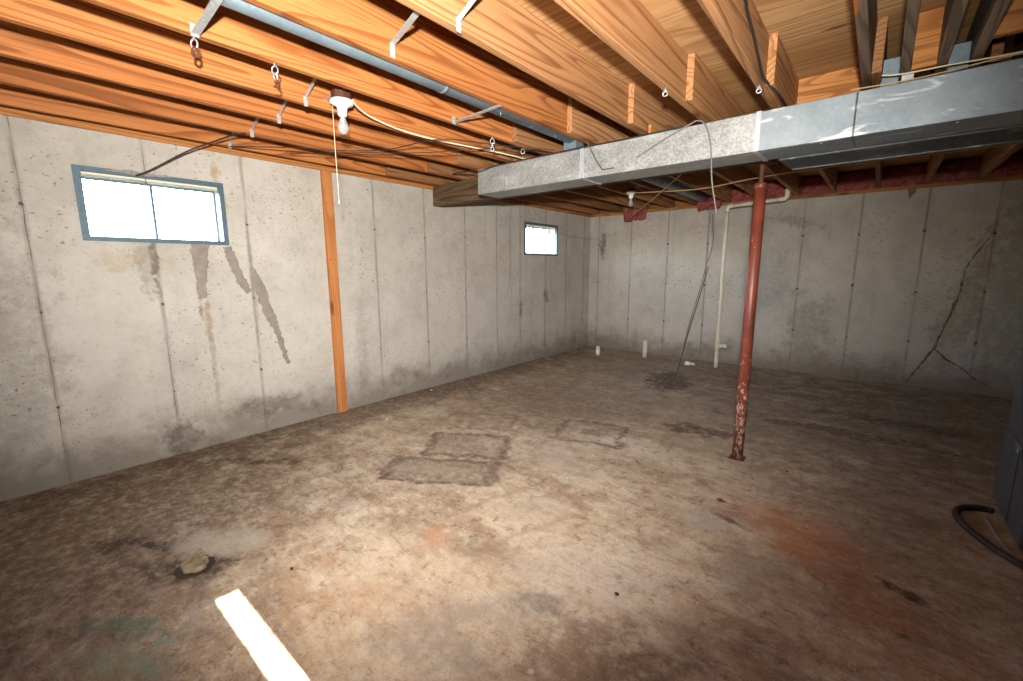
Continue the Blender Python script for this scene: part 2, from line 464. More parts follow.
M['galv_dark'] = galv('dull_galvanised', '#3c4042', '#54585a', 0.5, 0.5, 0.25, 90, 0.08)
M['pipe_blue'] = galv('galvanised_pipe', '#6f818c', '#8d9ea6', 0.45, 0.5, 0.0, 90, 0.1)
M['cleat'] = galv('bright_galvanised', '#a9b3ba', '#c6ced3', 0.42, 0.5, 0.0, 90, 0.1)
M['strap'] = galv('galvanised_strap', '#aab0b2', '#d6d8d6', 0.4, 0.5, 0.0, 70)
M['steel_blue'] = plain('blue_grey_steel', '#4b6271', 0.55, 0.1, 0.15, 40)
M['reveal'] = plain('cream_reveal', '#d8cfb4', 0.6, 0, 0.06, 20)
M['cement'] = plain('cement_smear', '#8a867c', 0.9, 0, 0.3, 40)
M['white'] = plain('white_ceramic', '#e6e3dc', 0.35, 0, 0.04, 10)
M['pvc'] = plain('aged_pvc', '#d8d2bd', 0.4, 0, 0.08, 9)
M['brown'] = plain('brown_bakelite', '#4a2c20', 0.45, 0, 0.15, 20)
M['cable_white'] = plain('cream_cable', '#e0cfae', 0.5, 0, 0.08, 20)
M['cable_black'] = plain('black_cable', '#2a2320', 0.55, 0, 0.15, 20)
M['cable_grey'] = plain('grey_cable', '#8f8b84', 0.5, 0, 0.1, 20)
M['cable_mid'] = plain('mid_grey_cable', '#6f6b66', 0.5, 0, 0.15, 20)
M['cable_dark'] = plain('dark_grey_cable', '#55504b', 0.6, 0, 0.2, 20)
M['string'] = plain('tan_string', '#b99a6c', 0.8, 0, 0.12, 30)
M['rust'] = plain('rusty_iron', '#5a3423', 0.8, 0.3, 0.3, 60)
M['zinc'] = plain('zinc_hardware', '#c8cacb', 0.35, 0.7, 0.1, 40)
M['hose'] = plain('brown_hose', '#2e211a', 0.5, 0, 0.25, 20)
M['paper'] = plain('scrap_paper', '#b5aeb0', 0.7, 0, 0.06, 20)
M['kraft'] = plain('kraft_paper', '#8a6a3e', 0.8, 0, 0.2, 20)
M['dirt'] = plain('dark_dirt', '#3a2c22', 0.95, 0, 0.3, 30)
M['stone'] = plain('broken_concrete', '#86775f', 0.9, 0, 0.45, 30)
M['furnace'] = plain('dark_grey_enamel', '#4a5254', 0.4, 0.3, 0.15, 6)
M['furnace_light'] = plain('blue_sticker', '#5f7d92', 0.5, 0, 0.1, 10)

def pole_mat():
    t = NT('red_oxide_paint')
    c = t.coord()
    sep = t.n('ShaderNodeSeparateXYZ')
    t.l(c, sep.inputs[0])
    z = sep.outputs[2]
    n = t.noise(t.mapping(c, scale=(1, 1, 0.6)), 42, 6, 0.65)
    thr = t.math('ADD', n, t.step(z, 1.0, 0.3, -0.11, 0.045))
    flake = t.step(thr, 0.555, 0.585)
    base = t.ramp(t.noise(c, 7, 5), [(0.3, '#5a291f'), (0.7, '#84412f')])
    col = t.mix(flake, base, t.ramp(t.noise(c, 30, 3), [(0.3, '#b98f80'), (0.7, '#d3b8a8')]))
    rustn = t.step(z, 0.12, 0.0)
    col = t.mix(t.math('MULTIPLY', rustn, 0.6), col, '#4a1f18')
    t.bump(t.math('MULTIPLY', flake, -1.0), 0.3, 0.004)
    return t.fin(col, 0.42, 0, 0.5)
M['pole'] = pole_mat()

def insul_mat():
    t = NT('pink_insulation')
    c = t.coord()
    n = t.noise(c, 22, 7, 0.75)
    col = t.ramp(n, [(0.3, '#743430'), (0.55, '#a35b54'), (0.75, '#c08a80')])
    t.bump(n, 0.8, 0.03)
    return t.fin(col, 1.0, 0, 0.05)
M['insul'] = insul_mat()

def glass_mat(name, tint, gloss):
    m = bpy.data.materials.new(name)
    m.use_nodes = True
    t = m.node_tree
    t.nodes.clear()
    o = t.nodes.new('ShaderNodeOutputMaterial')
    a = t.nodes.new('ShaderNodeBsdfTransparent')
    a.inputs[0].default_value = tint
    g = t.nodes.new('ShaderNodeBsdfGlossy')
    g.inputs['Roughness'].default_value = 0.03
    x = t.nodes.new('ShaderNodeMixShader')
    x.inputs[0].default_value = gloss
    t.links.new(a.outputs[0], x.inputs[1])
    t.links.new(g.outputs[0], x.inputs[2])
    t.links.new(x.outputs[0], o.inputs[0])
    return m
M['pane'] = glass_mat('window_glass', (0.94, 0.96, 0.96, 1), 0.05)
def bulb_mat():
    t = NT('clear_bulb_glass')
    t.fin('#c9ced2', 0.08, 0, 0.6)
    tr = t.n('ShaderNodeBsdfTransparent')
    mx = t.n('ShaderNodeMixShader')
    mx.inputs[0].default_value = 0.3
    t.l(tr.outputs[0], mx.inputs[1])
    t.l(t.b.outputs[0], mx.inputs[2])
    t.l(mx.outputs[0], t.out.inputs['Surface'])
    return t.m
M['bulb'] = bulb_mat()

# ------------------------------------------------------------------ mesh helpers
class MB:
    def __init__(s):
        s.v, s.f, s.sm = [], [], []
    def _add(s, vs, fs, smooth=False):
        o = len(s.v)
        s.v += [tuple(p) for p in vs]
        for f in fs:
            s.f.append(tuple(i + o for i in f))
            s.sm.append(smooth)
        return s
    def box(s, x0, x1, y0, y1, z0, z1):
        vs = [(x, y, z) for x in (x0, x1) for y in (y0, y1) for z in (z0, z1)]
        return s._add(vs, [(0, 1, 3, 2), (4, 6, 7, 5), (0, 4, 5, 1), (2, 3, 7, 6), (0, 2, 6, 4), (1, 5, 7, 3)])
    def obox(s, cen, ax, ay, az, hx, hy, hz):
        c = Vector(cen)
        ax, ay, az = Vector(ax), Vector(ay), Vector(az)
        vs = [c + ax * a + ay * b + az * d for a in (-hx, hx) for b in (-hy, hy) for d in (-hz, hz)]
        return s._add(vs, [(0, 1, 3, 2), (4, 6, 7, 5), (0, 4, 5, 1), (2, 3, 7, 6), (0, 2, 6, 4), (1, 5, 7, 3)])
    def bar(s, p, q, w, h, up=(0, 0, 1)):
        p, q = Vector(p), Vector(q)
        d = (q - p)
        L = d.length
        d.normalize()
        sx = d.cross(Vector(up)).normalized()
        uz = sx.cross(d)
        return s.obox((p + q) / 2, d, sx, uz, L / 2, w / 2, h / 2)
    def prism(s, poly, ax, lo, hi):
        """poly of 2D points extruded along axis ax from lo to hi"""
        def mk(u, v, w):
            return {0: (w, u, v), 1: (u, w, v), 2: (u, v, w)}[ax]
        n = len(poly)
        vs = [mk(u, v, lo) for u, v in poly] + [mk(u, v, hi) for u, v in poly]
        fs = [tuple(range(n))[::-1], tuple(range(n, 2 * n))]
        fs += [(i, (i + 1) % n, n + (i + 1) % n, n + i) for i in range(n)]
        return s._add(vs, fs)
    def tube(s, pts, r, n=8, closed=False, caps=True):
        pts = [Vector(p) for p in pts]
        m = len(pts)
        rs = r if isinstance(r, (list, tuple)) else [r] * m
        tang = []
        for i in range(m):
            if closed:
                d = pts[(i + 1) % m] - pts[i - 1]
            else:
                d = pts[min(i + 1, m - 1)] - pts[max(i - 1, 0)]
            tang.append(d.normalized())
        ref = Vector((0, 0, 1)) if abs(tang[0].z) < 0.9 else Vector((1, 0, 0))
        nx = tang[0].cross(ref).normalized()
        vs = []
        for i in range(m):
            nx = (nx - tang[i] * nx.dot(tang[i])).normalized()
            ny = tang[i].cross(nx)
            for k in range(n):
                a = 2 * math.pi * k / n
                vs.append(pts[i] + (nx * math.cos(a) + ny * math.sin(a)) * rs[i])
        fs = []
        for i in range(m if closed else m - 1):
            j = (i + 1) % m
            for k in range(n):
                l = (k + 1) % n
                fs.append((i * n + k, i * n + l, j * n + l, j * n + k))
        s._add(vs, fs, True)
        if caps and not closed:
            o = len(s.v) - len(vs)
            s.f.append(tuple(o + k for k in range(n))[::-1]); s.sm.append(False)
            s.f.append(tuple(o + (m - 1) * n + k for k in range(n))); s.sm.append(False)
        return s
    def lathe(s, cen, prof, n=24, smooth=True):
        cx, cyy, cz = cen
        vs, fs = [], []
        for r, z in prof:
            for k in range(n):
                a = 2 * math.pi * k / n
                vs.append((cx + r * math.cos(a), cyy + r * math.sin(a), cz + z))
        m = len(prof)
        for i in range(m - 1):
            for k in range(n):
                l = (k + 1) % n
                fs.append((i * n + k, i * n + l, (i + 1) * n + l, (i + 1) * n + k))
        s._add(vs, fs, smooth)
        o = len(s.v) - len(vs)
        s.f.append(tuple(o + k for k in range(n))[::-1]); s.sm.append(False)
        s.f.append(tuple(o + (m - 1) * n + k for k in range(n))); s.sm.append(False)
        return s
    def build(s, name, mat, parent=None, bevel=0.0):
        me = bpy.data.meshes.new(name)
        me.from_pydata(s.v, [], s.f)
        me.polygons.foreach_set('use_smooth', s.sm)
        me.materials.append(M[mat] if isinstance(mat, str) else mat)
        me.update()
        o = bpy.data.objects.new(name, me)
        COL.objects.link(o)
        if parent:
            o.parent = parent
        if bevel:
            b = o.modifiers.new('bevel', 'BEVEL')
            b.width = bevel
            b.segments = 2
            b.limit_method = 'ANGLE'
        return o

def spline(pts, k=6):
    P = [Vector(p) for p in pts]
    out = []
    for i in range(len(P) - 1):
        p0, p1, p2, p3 = P[max(i - 1, 0)], P[i], P[i + 1], P[min(i + 2, len(P) - 1)]
        for j in range(k):
            t = j / k
            out.append(0.5 * ((2 * p1) + (p2 - p0) * t + (2 * p0 - 5 * p1 + 4 * p2 - p3) * t * t + (3 * p1 - p0 - 3 * p2 + p3) * t ** 3))
    out.append(P[-1])
    return out

def tag(o, label, cat=None, group=None, kind=None):
    o['label'] = label
    if cat: o['category'] = cat
    if group: o['group'] = group
    if kind: o['kind'] = kind
    return o

def thing(name, loc, label, cat, group=None):
    o = bpy.data.objects.new(name, None)
    COL.objects.link(o)
    o.location = loc
    o.empty_display_size = 0.05
    return tag(o, label, cat, group)

class At:
    """builds a part in world coordinates under an Empty that sits at loc"""
    pass

def part(mb, name, mat, parent, bevel=0.0):
    """mesh given in world coordinates, re-expressed relative to its parent chain"""
    off = Vector((0, 0, 0))
    p = parent
    while p:
        off += p.location
        p = p.parent
    mb.v = [tuple(Vector(v) - off) for v in mb.v]
    return mb.build(name, mat, parent, bevel)

# ================================================================== STRUCTURE
# ---- floor
floor = MB().box(XL - WT, XR + WT, YF - WT, YB + WT, -0.12, 0.0).build('floor', 'floor')
tag(floor, 'stained and scuffed bare concrete basement floor', kind='structure')

WIN_L = [(0.408, 1.213, 1.55, 2.0), (4.893, 5.72, 1.56, 2.012)]
WIN_F = [(-2.010, -1.240, 1.585, 2.012)]

def wall(name, axis, face, out, a0, a1, wins, mat, label):
    """axis: 0 = wall runs along x, 1 = along y; face = inner plane; out = outer plane"""
    mb = MB()
    lo, hi = min(face, out), max(face, out)
    def put(u0, u1, z0, z1):
        if axis == 1: mb.box(lo, hi, u0, u1, z0, z1)
        else: mb.box(u0, u1, lo, hi, z0, z1)
    cur = a0
    for (u0, u1, z0, z1) in sorted(wins):
        put(cur, u0, 0, ZW)
        put(u0, u1, 0, z0)
        put(u0, u1, z1, ZW)
        cur = u1
    put(cur, a1, 0, ZW)
    o = mb.build(name, mat)
    tag(o, label, kind='structure')
    return o
wall_left = wall('wall_left', 1, XL, XL - WT, YF - WT, YB + WT, WIN_L, 'wall_left', 'grey poured concrete wall with two small windows and form seams')
wall_back = wall('wall_back', 0, YB, YB + WT, XL, XR, [], 'wall_back', 'grey poured concrete end wall with vertical form seams and long crack')
wall_front = wall('wall_front', 0, YF, YF - WT, XL, XR, WIN_F, 'wall_plain', 'poured concrete wall behind the viewer with one window')
wall_right = wall('wall_right', 1, XR, XR + WT, YF - WT, YB + WT, [], 'wall_plain', 'poured concrete wall at the far right side')

# form seams: thin irregular cement fins
def seam(parent, axis, face, sign, u, drift, mat, w=0.0032):
    n = 26
    pts_l, pts_r, dep = [], [], []
    for i in range(n + 1):
        z = (ZW - 0.002) * i / n + 0.001
        uu = u + drift * (i / n - 0.5) + random.uniform(-0.003, 0.003)
        ww = w * random.uniform(0.4, 1.3)
        pts_l.append((uu - ww, z)); pts_r.append((uu + ww, z))
        dep.append(random.uniform(0.0005, 0.0045))
    mb = MB()
    vs = []
    for (l, z), (r, _), d in zip(pts_l, pts_r, dep):
        m = (l + r) / 2
        for uu, dd in ((l, -0.002), (m, d), (r, -0.002)):
            p = (face + sign * dd, uu, z) if axis == 1 else (uu, face + sign * dd, z)
            vs.append(p)
    fs = []
    for i in range(n):
        a, b = i * 3, i * 3 + 3
        fs += [(a, a + 1, b + 1, b), (a + 1, a + 2, b + 2, b + 1), (a + 2, a, b, b + 2)]
    mb._add(vs, fs)
    return mb.build('form_seam', mat, parent)
def tie_mark(parent, axis, face, sign, u, z, r):
    n = 9
    poly = [(u + r * random.uniform(0.5, 1.15) * math.cos(k * 2 * math.pi / n), z + r * random.uniform(0.5, 1.15) * math.sin(k * 2 * math.pi / n)) for k in range(n)]
    lo, hi = sorted((face - sign * 0.002, face + sign * 0.0035))
    MB().prism(poly, 0 if axis == 1 else 1, lo, hi).build('form_tie', 'tie', parent)
for i, y in enumerate(SEAM_L):
    seam(wall_left, 1, XL, 1, y, random.uniform(-0.012, 0.012), 'seam_dark')
    for z in (0.52, 1.12, 1.74):
        if not (z > 1.5 and (0.35 < y < 1.25 or 4.85 < y < 5.75)):
            tie_mark(wall_left, 1, XL, 1, y, z + random.uniform(-0.04, 0.04), random.uniform(0.007, 0.014))
for i, x in enumerate(SEAM_B):
    seam(wall_back, 0, YB, -1, x, random.uniform(-0.012, 0.012), 'seam_dark')
    for z in (0.52, 1.12, 1.74):
        tie_mark(wall_back, 0, YB, -1, x, z + random.uniform(-0.04, 0.04), random.uniform(0.012, 0.022))

# mortar patches on the left wall
def patch_poly(path, widths, parent, mat, name, axis, face, sign, d=0.006, jit=0.010):
    L, R = [], []
    pts = [Vector((p[0], p[1])) for p in path]
    sp_, sw = [], []
    for i in range(len(pts) - 1):
        for k in range(7):
            t = k / 7
            sp_.append(pts[i].lerp(pts[i + 1], t)); sw.append(widths[i] * (1 - t) + widths[i + 1] * t)
    sp_.append(pts[-1]); sw.append(widths[-1])
    for i, p in enumerate(sp_):
        dv = (sp_[min(i + 1, len(sp_) - 1)] - sp_[max(i - 1, 0)]).normalized()
        nv = Vector((-dv.y, dv.x))
        L.append(p + nv * (sw[i] + random.uniform(-jit, jit)))
        R.append(p - nv * (sw[i] + random.uniform(-jit, jit)))
    n = len(L)
    def mk(q, dd):
        return (face + sign * dd, q.x, q.y) if axis == 1 else (q.x, face + sign * dd, q.y)
    vs = []
    for l, r in zip(L, R):
        m = (l + r) / 2
        vs += [mk(l, -0.002), mk(l.lerp(m, 0.25), d), mk(r.lerp(m, 0.25), d), mk(r, -0.002)]
    fs = [(3, 2, 1, 0), tuple((n - 1) * 4 + k for k in range(4))]
    for i in range(n - 1):
        a, b = i * 4, i * 4 + 4
        fs += [(a + k, a + (k + 1) % 4, b + (k + 1) % 4, b + k) for k in range(4)]
    return MB()._add(vs, fs).build(name, mat, parent)
patch_poly([(1.20, 1.535), (1.225, 1.42), (1.275, 1.28), (1.325, 1.18)], [0.03, 0.035, 0.035, 0.02], wall_left, 'mortar', 'mortar_patch', 1, XL, 1)
patch_poly([(1.355, 1.385), (1.40, 1.22), (1.44, 1.06), (1.49, 0.91), (1.505, 0.87), (1.545, 0.70), (1.575, 0.55)], [0.012, 0.042, 0.04, 0.036, 0.026, 0.024, 0.014], wall_left, 'mortar', 'mortar_patch', 1, XL, 1)
patch_poly([(1.022, 1.545), (1.018, 1.40), (1.012, 1.28), (1.008, 1.15)], [0.066, 0.05, 0.032, 0.022], wall_left, 'mortar', 'mortar_patch', 1, XL, 1, 0.004)
# cracks on the back wall
patch_poly([(0.87, 1.74), (0.79, 1.56), (0.70, 1.34), (0.695, 1.12), (0.665, 0.92), (0.60, 0.66), (0.565, 0.47), (0.45, 0.22), (0.37, 0.03)],
           [0.003, 0.005, 0.005, 0.008, 0.010, 0.008, 0.012, 0.009, 0.012], wall_back, 'crack', 'crack', 0, YB, -1, 0.005, 0.007)
patch_poly([(0.57, 0.46), (0.66, 0.36), (0.80, 0.27), (0.90, 0.18), (1.05, 0.08)], [0.008, 0.011, 0.007, 0.010, 0.005], wall_back, 'crack', 'crack', 0, YB, -1, 0.004, 0.006)
patch_poly([(0.66, 1.05), (0.645, 0.85), (0.615, 0.72)], [0.003, 0.005, 0.003], wall_back, 'crack', 'crack', 0, YB, -1, 0.004, 0.004)
# cement smear above first window's head
patch_poly([(0.56, 2.0), (0.72, 1.996), (0.90, 2.0)], [0.010, 0.012, 0.006], wall_left, 'cement', 'cement_smear', 1, XL + 0.006, 1, 0.006, 0.006)

# ---- windows: steel buck flush with the wall, sash set back, two panes, centre mullion
def window(name, axis, face, sign, u0, u1, z0, z1, label, mw=0.008):
    """sign points into the room"""
    w = thing(name, (face, (u0 + u1) / 2, z0) if axis == 1 else ((u0 + u1) / 2, face, z0), label, None)
    w['kind'] = 'structure'
    if 'category' in w: del w['category']
    def bx(mb, a0, a1, d0, d1, b0, b1):
        f0, f1 = face + sign * d0, face + sign * d1
        if axis == 1: mb.box(min(f0, f1), max(f0, f1), a0, a1, b0, b1)
        else: mb.box(a0, a1, min(f0, f1), max(f0, f1), b0, b1)
    t = 0.034
    mb = MB()                                     # outer steel frame
    bx(mb, u0 - 0.004, u0 + t, -0.03, 0.007, z0 - 0.004, z1 + 0.004)
    bx(mb, u1 - t * 0.8, u1 + 0.004, -0.03, 0.007, z0 - 0.004, z1 + 0.004)
    bx(mb, u0 + t, u1 - t * 0.8, -0.03, 0.007, z0 - 0.004, z0 + 0.026)
    bx(mb, u0 + t, u1 - t * 0.8, -0.03, 0.007, z1 - 0.026, z1 + 0.004)
    part(mb, 'window_frame', 'steel_blue', w)
    mb = MB()                                     # cream lining of the opening
    bx(mb, u0 + 0.001, u0 + 0.012, -0.17, -0.03, z0 + 0.001, z1 - 0.001)
    bx(mb, u1 - 0.012, u1 - 0.001, -0.17, -0.03, z0 + 0.001, z1 - 0.001)
    bx(mb, u0 + 0.012, u1 - 0.012, -0.17, -0.031, z1 - 0.040, z1 - 0.001)
    bx(mb, u0 + 0.012, u1 - 0.012, -0.17, -0.03, z0 + 0.001, z0 + 0.012)
    part(mb, 'lining', 'reveal', w)
    s0, s1, b0, b1 = u0 + 0.012, u1 - 0.012, z0 + 0.012, z1 - 0.040
    um = (s0 + s1) / 2
    sash = MB()
    st = 0.014
    bx(sash, s0, s0 + st, -0.165, -0.14, b0, b1)
    bx(sash, s1 - st, s1, -0.165, -0.14, b0, b1)
    bx(sash, s0 + st, s1 - st, -0.165, -0.14, b0, b0 + st)
    bx(sash, s0 + st, s1 - st, -0.165, -0.14, b1 - st, b1)
    sash = part(sash, 'sash', 'steel_blue', w)
    mb = MB()
    bx(mb, um - mw, um + mw, -0.160, -0.144, b0 + st, b1 - st)
    part(mb, 'mullion', 'steel_blue', sash)
    for a0, a1 in ((s0 + st, um - mw), (um + mw, s1 - st)):
        mb = MB()
        bx(mb, a0, a1, -0.155, -0.151, b0 + st, b1 - st)
        part(mb, 'pane', 'pane', sash)
    mb = MB()
    bx(mb, um + 0.012, um + 0.028, -0.140, -0.130, z0 + 0.20, z0 + 0.222)
    part(mb, 'latch', 'zinc', sash)
    return w
window('window_1', 1, XL, 1, *WIN_L[0], 'blue-grey steel basement window nearest the viewer on left wall')
window('window_2', 1, XL, 1, *WIN_L[1], 'small blue-grey steel basement window near the far corner')
window('window_3', 0, YF, 1, *WIN_F[0], 'steel basement window in the wall behind the viewer', 0.0062)

# ---- ceiling: plywood deck with joists, blocking, sills
ceiling = MB().box(XL - WT, XR + WT, YF - WT, YB + WT, ZP + 0.019, ZP + 0.05).build('ceiling', 'ply')
tag(ceiling, 'plywood subfloor carried on open pine floor joists', kind='structure')
xs, ys = 2.44, 1.22
i = 0
yy = YF - WT
row = 0
while yy < YB + WT - 0.01:
    y1 = min(yy + ys, YB + WT)
    xx = -5.025 + (row % 2) * 1.22
    while xx < XR + WT:
        a, b = max(xx, XL - WT), min(xx + xs, XR + WT)
        if b - a > 0.05:
            MB().box(a + 0.001, b - 0.001, yy + 0.001, y1 - 0.001, ZP, ZP + 0.0185).build('plywood_sheet', 'ply', ceiling)
        xx += xs
    yy = y1
    row += 1

NEAR_X = [-3.826, -3.40, -2.97, -2.56, -2.17, -1.755, -1.36, -0.95, -0.575, -0.164]
LAP = {-2.17: 2.55, -1.755: 2.63, -1.36: 2.72, -0.95: 2.57, -0.575: 2.63}
def joist(x, y0, y1, mat):
    o = MB().box(0, JW, 0, y1 - y0, 0, JD).build('joist', mat, ceiling, 0.003)
    o.location = (x, y0, ZJ)
    return o
for x in NEAR_X:
    joist(x, YF, 3.44, 'joist_pale' if x > -1.5 else 'joist') if x < -0.2 else joist(x, YF, 3.44, 'joist_stain')
    joist(x + JW + 0.001, LAP.get(x, random.uniform(2.5, 2.8)), YB + 0.1, 'far_joist' if x < -1.9 else 'joist_pale' if x < -0.2 else 'far_joist')
for x in (-0.022, 0.103, 0.215, 0.40):
    joist(x, YF, 3.44, 'joist_grey')
for k in range(1, 8):
    x = -0.164 + 0.408 * k
    if x > 0.55:
        joist(x, YF, 3.44, 'joist_grey')
    joist(x + JW + 0.001, 3.0, YB + 0.1, 'far_joist')
# blocking over the beam
MB().box(-0.496, -0.165, 3.335, 3.373, ZJ, ZP - 0.002).build('blocking', 'board_x', ceiling)
MB().box(0.018, 0.102, 2.86, 2.898, ZJ, ZP - 0.002).build('blocking', 'board_x', ceiling)
MB().box(0.255, 0.398, 2.70, 2.738, ZJ + 0.01, ZP - 0.002).build('blocking', 'board_x', ceiling)
# sill plates on the concrete and rim boards
MB().box(XL - WT, XL + 0.012, YF - WT, YB + WT, ZW + 0.001, ZJ - 0.001).build('sill_plate', 'sill', ceiling)
MB().box(XL - WT, XL - WT + 0.04, YF - WT, YB + WT, ZJ, ZP).build('rim_joist', 'sill', ceiling)
MB().box(XL + 0.013, XR, YB - 0.012, YB + WT, ZW + 0.001, ZJ - 0.001).build('sill_plate', 'sill_x', ceiling)
MB().box(XL - WT, XR + WT, YB + 0.12, YB + 0.16, ZJ, ZP).build('rim_joist', 'sill_x', ceiling)
MB().box(XL + 0.013, XR, YF - WT, YF + 0.01, ZW + 0.001, ZJ - 0.001).build('sill_plate', 'sill_x', ceiling)
MB().box(XL - WT, XR + WT, YF - 0.05, YF - 0.005, ZJ, ZP).build('rim_joist', 'sill_x', ceiling)
MB().box(XR - 0.012, XR + WT, YF - WT, YB + WT, ZW + 0.001, ZJ - 0.001).build('sill_plate', 'sill', ceiling)
MB().box(XR + 0.1, XR + 0.14, YF - WT, YB + WT, ZJ, ZP).build('rim_joist', 'sill', ceiling)
# metal cross bridging at mid span
def brace(a, b, y, flip):
    """from low on joist face at a to high on face at b"""
    lo, hi = ZJ + 0.03, ZP - 0.03
    mb = MB()
    if not flip:
        mb.bar((a + 0.002, y, lo), (b - 0.002, y, hi), 0.022, 0.003, (0, 1, 0))
        mb.box(a + 0.0005, a + 0.004, y - 0.011, y + 0.011, lo - 0.045, lo + 0.004)
        mb.box(b - 0.004, b - 0.0005, y - 0.011, y + 0.011, hi - 0.004, hi + 0.025)
    else:
        mb.bar((a + 0.002, y, hi), (b - 0.002, y, lo), 0.022, 0.003, (0, 1, 0))
        mb.box(b - 0.004, b - 0.0005, y - 0.011, y + 0.011, lo - 0.03, lo + 0.004)
        mb.box(a + 0.0005, a + 0.004, y - 0.011, y + 0.011, hi - 0.004, hi + 0.025)
    return mb.build('bridging_brace', 'strap', ceiling)
for i in range(len(NEAR_X) - 3):
    a, b = NEAR_X[i] + JW, NEAR_X[i + 1]
    if NEAR_X[i] in (-2.56,):
        brace(a, b, 1.24, False)
    elif NEAR_X[i] in (-2.17, -1.755):
        pass
    else:
        brace(a, b, 1.265, False)

# ================================================================== THINGS
# ---- built-up timber beam
bm_ = thing('support_beam', (XL, 3.33, 2.05), 'weathered built-up timber beam behind the duct resting on the red post', 'beam')
for k in range(3):
    part(MB().box(XL - 0.12, XR - 0.3, 3.262 + 0.0465 * k, 3.262 + 0.0465 * k + 0.0455, 2.05, ZJ - 0.001), 'ply', 'beam', bm_, 0.003)

# ---- red steel post
post = thing('steel_post', (-0.653, 3.325, 0), 'red painted steel post with flaking paint holding the beam', 'post')
part(MB().lathe((-0.653, 3.325, 0), [(0.036, 0.004), (0.036, 1.905), (0.030, 1.908)], 32), 'tube', 'pole', post)
part(MB().box(-0.703, -0.603, 3.275, 3.375, 0.0, 0.004), 'base_plate', 'rust', post)
part(MB().lathe((-0.653, 3.325, 1.87), [(0.0368, 0.0), (0.0368, 0.036), (0.03, 0.042)], 28), 'collar', 'pole', post)
pr = []
for k in range(22):
    z = 1.90 + k * 0.006
    pr += [(0.0125, z), (0.0145, z + 0.003)]
part(MB().lathe((-0.653, 3.325, 0), pr, 16), 'jack_screw', 'rust', post)
part(MB().box(-0.713, -0.593, 3.265, 3.385, 2.036, 2.049), 'top_plate', 'rust', post)
part(MB().tube([(-0.653, 3.28, 1.02), (-0.653, 3.37, 1.02)], 0.008, 10), 'pin', 'pole', post)
part(MB().tube([(-0.653, 3.28, 0.62), (-0.653, 3.37, 0.62)], 0.007, 10), 'pin', 'pole', post)

# ---- timber stud standing against the left wall
stud = thing('timber_stud', (XL + 0.02, 2.03, 0), 'upright orange pine stud fixed against the left wall', 'post')
part(MB().box(XL + 0.002, XL + 0.040, 1.985, 2.074, 0.0, ZJ - 0.042), 'stud_board', 'stud', stud, 0.003)
for z in (0.35, 0.95, 1.45, 1.95):
    for y in (2.008, 2.05):
        part(MB().lathe((0, 0, 0), [(0.004, 0.0), (0.004, 0.003)], 8), 'nail_head', 'rust', stud)
        nb = bpy.data.objects[-1] if False else None
for o in [c for c in stud.children if c.name.startswith('nail_head')]:
    pass
k = 0
for o in [c for c in COL.objects if c.parent == stud and c.name.startswith('nail_head')]:
    z = (0.35, 0.95, 1.45, 1.95)[k // 2]
    y = (2.008, 2.05)[k % 2]
    for v in o.data.vertices:
        v.co = Vector((v.co.z + stud.location.z, v.co.x + stud.location.x, v.co.y + stud.location.y))
    o.location = Vector((XL + 0.040, y, z)) - stud.location
    k += 1

# ---- main supply duct
ZB, ZT = 2.0, 2.205
YN, YFAR = 2.82, 3.09
duct = thing('supply_duct', (-2.745, YN, ZB), 'long galvanised rectangular main duct hanging under the joists', 'duct')
sections = [(-2.745, -1.72, 'galv'), (-1.718, -0.60, 'galv'), (-0.598, -0.17, 'galv_wiped'), (-0.168, 1.05, 'galv_wiped')]
for a, b, m in sections:
    mb = MB().box(a, b, YN, YFAR, ZB, ZT)
    part(mb, 'duct_section', m, duct, 0.004)
for x in (-1.705, -0.592):
    mb = MB()
    mb.box(x - 0.012, x + 0.012, YN - 0.004, YN, ZB - 0.004, ZT + 0.002)
    mb.box(x - 0.012, x + 0.012, YN - 0.004, YFAR + 0.003, ZB - 0.005, ZB)
    part(mb, 'drive_cleat', 'cleat', duct)
for x in (-0.40, -2.42, 0.55):
    mb = MB()
    mb.box(x - 0.003, x + 0.003, YN - 0.0025, YN, ZB, ZT)
    part(mb, 'seam_fold', 'galv_wiped' if x > -1 else 'galv', duct)
part(MB().box(-0.169, -0.165, YN - 0.0015, YN, ZB, ZT), 'seam_fold', 'galv_dark', duct)
for a, b, z in ((-0.09, -0.025, 2.365), (0.145, 0.212, 2.36)):
    part(MB().box(a, b, 2.955, 2.958, ZT, z), 'collar_flange', 'pipe_blue', duct)
part(MB().box(-0.012, 0.03, 2.90, 2.903, ZT, 2.262), 'hanger_tab', 'strap', duct)
for x in (-2.1, -1.4, -1.1, -0.3, 0.2):
    part(MB().lathe((x, 2.86, ZB - 0.004), [(0.003, 0.0), (0.006, 0.002), (0.006, 0.004)], 8), 'screw', 'zinc', duct)

# ---- second, shallow return duct beside it
ret = thing('return_duct', (-0.51, 3.14, 2.0), 'shallow dark return duct tucked behind the main duct at right', 'duct')
mb = MB().prism([(-0.53, 3.125), (1.05, 3.125), (1.05, 3.44), (-0.51, 3.44)], 2, 1.995, 2.045)
part(mb, 'duct_pan', 'galv_dark', ret, 0.004)
part(MB().box(-0.50, 1.05, 3.432, 3.442, 1.988, 1.995), 'edge_fold', 'galv_dark', ret)

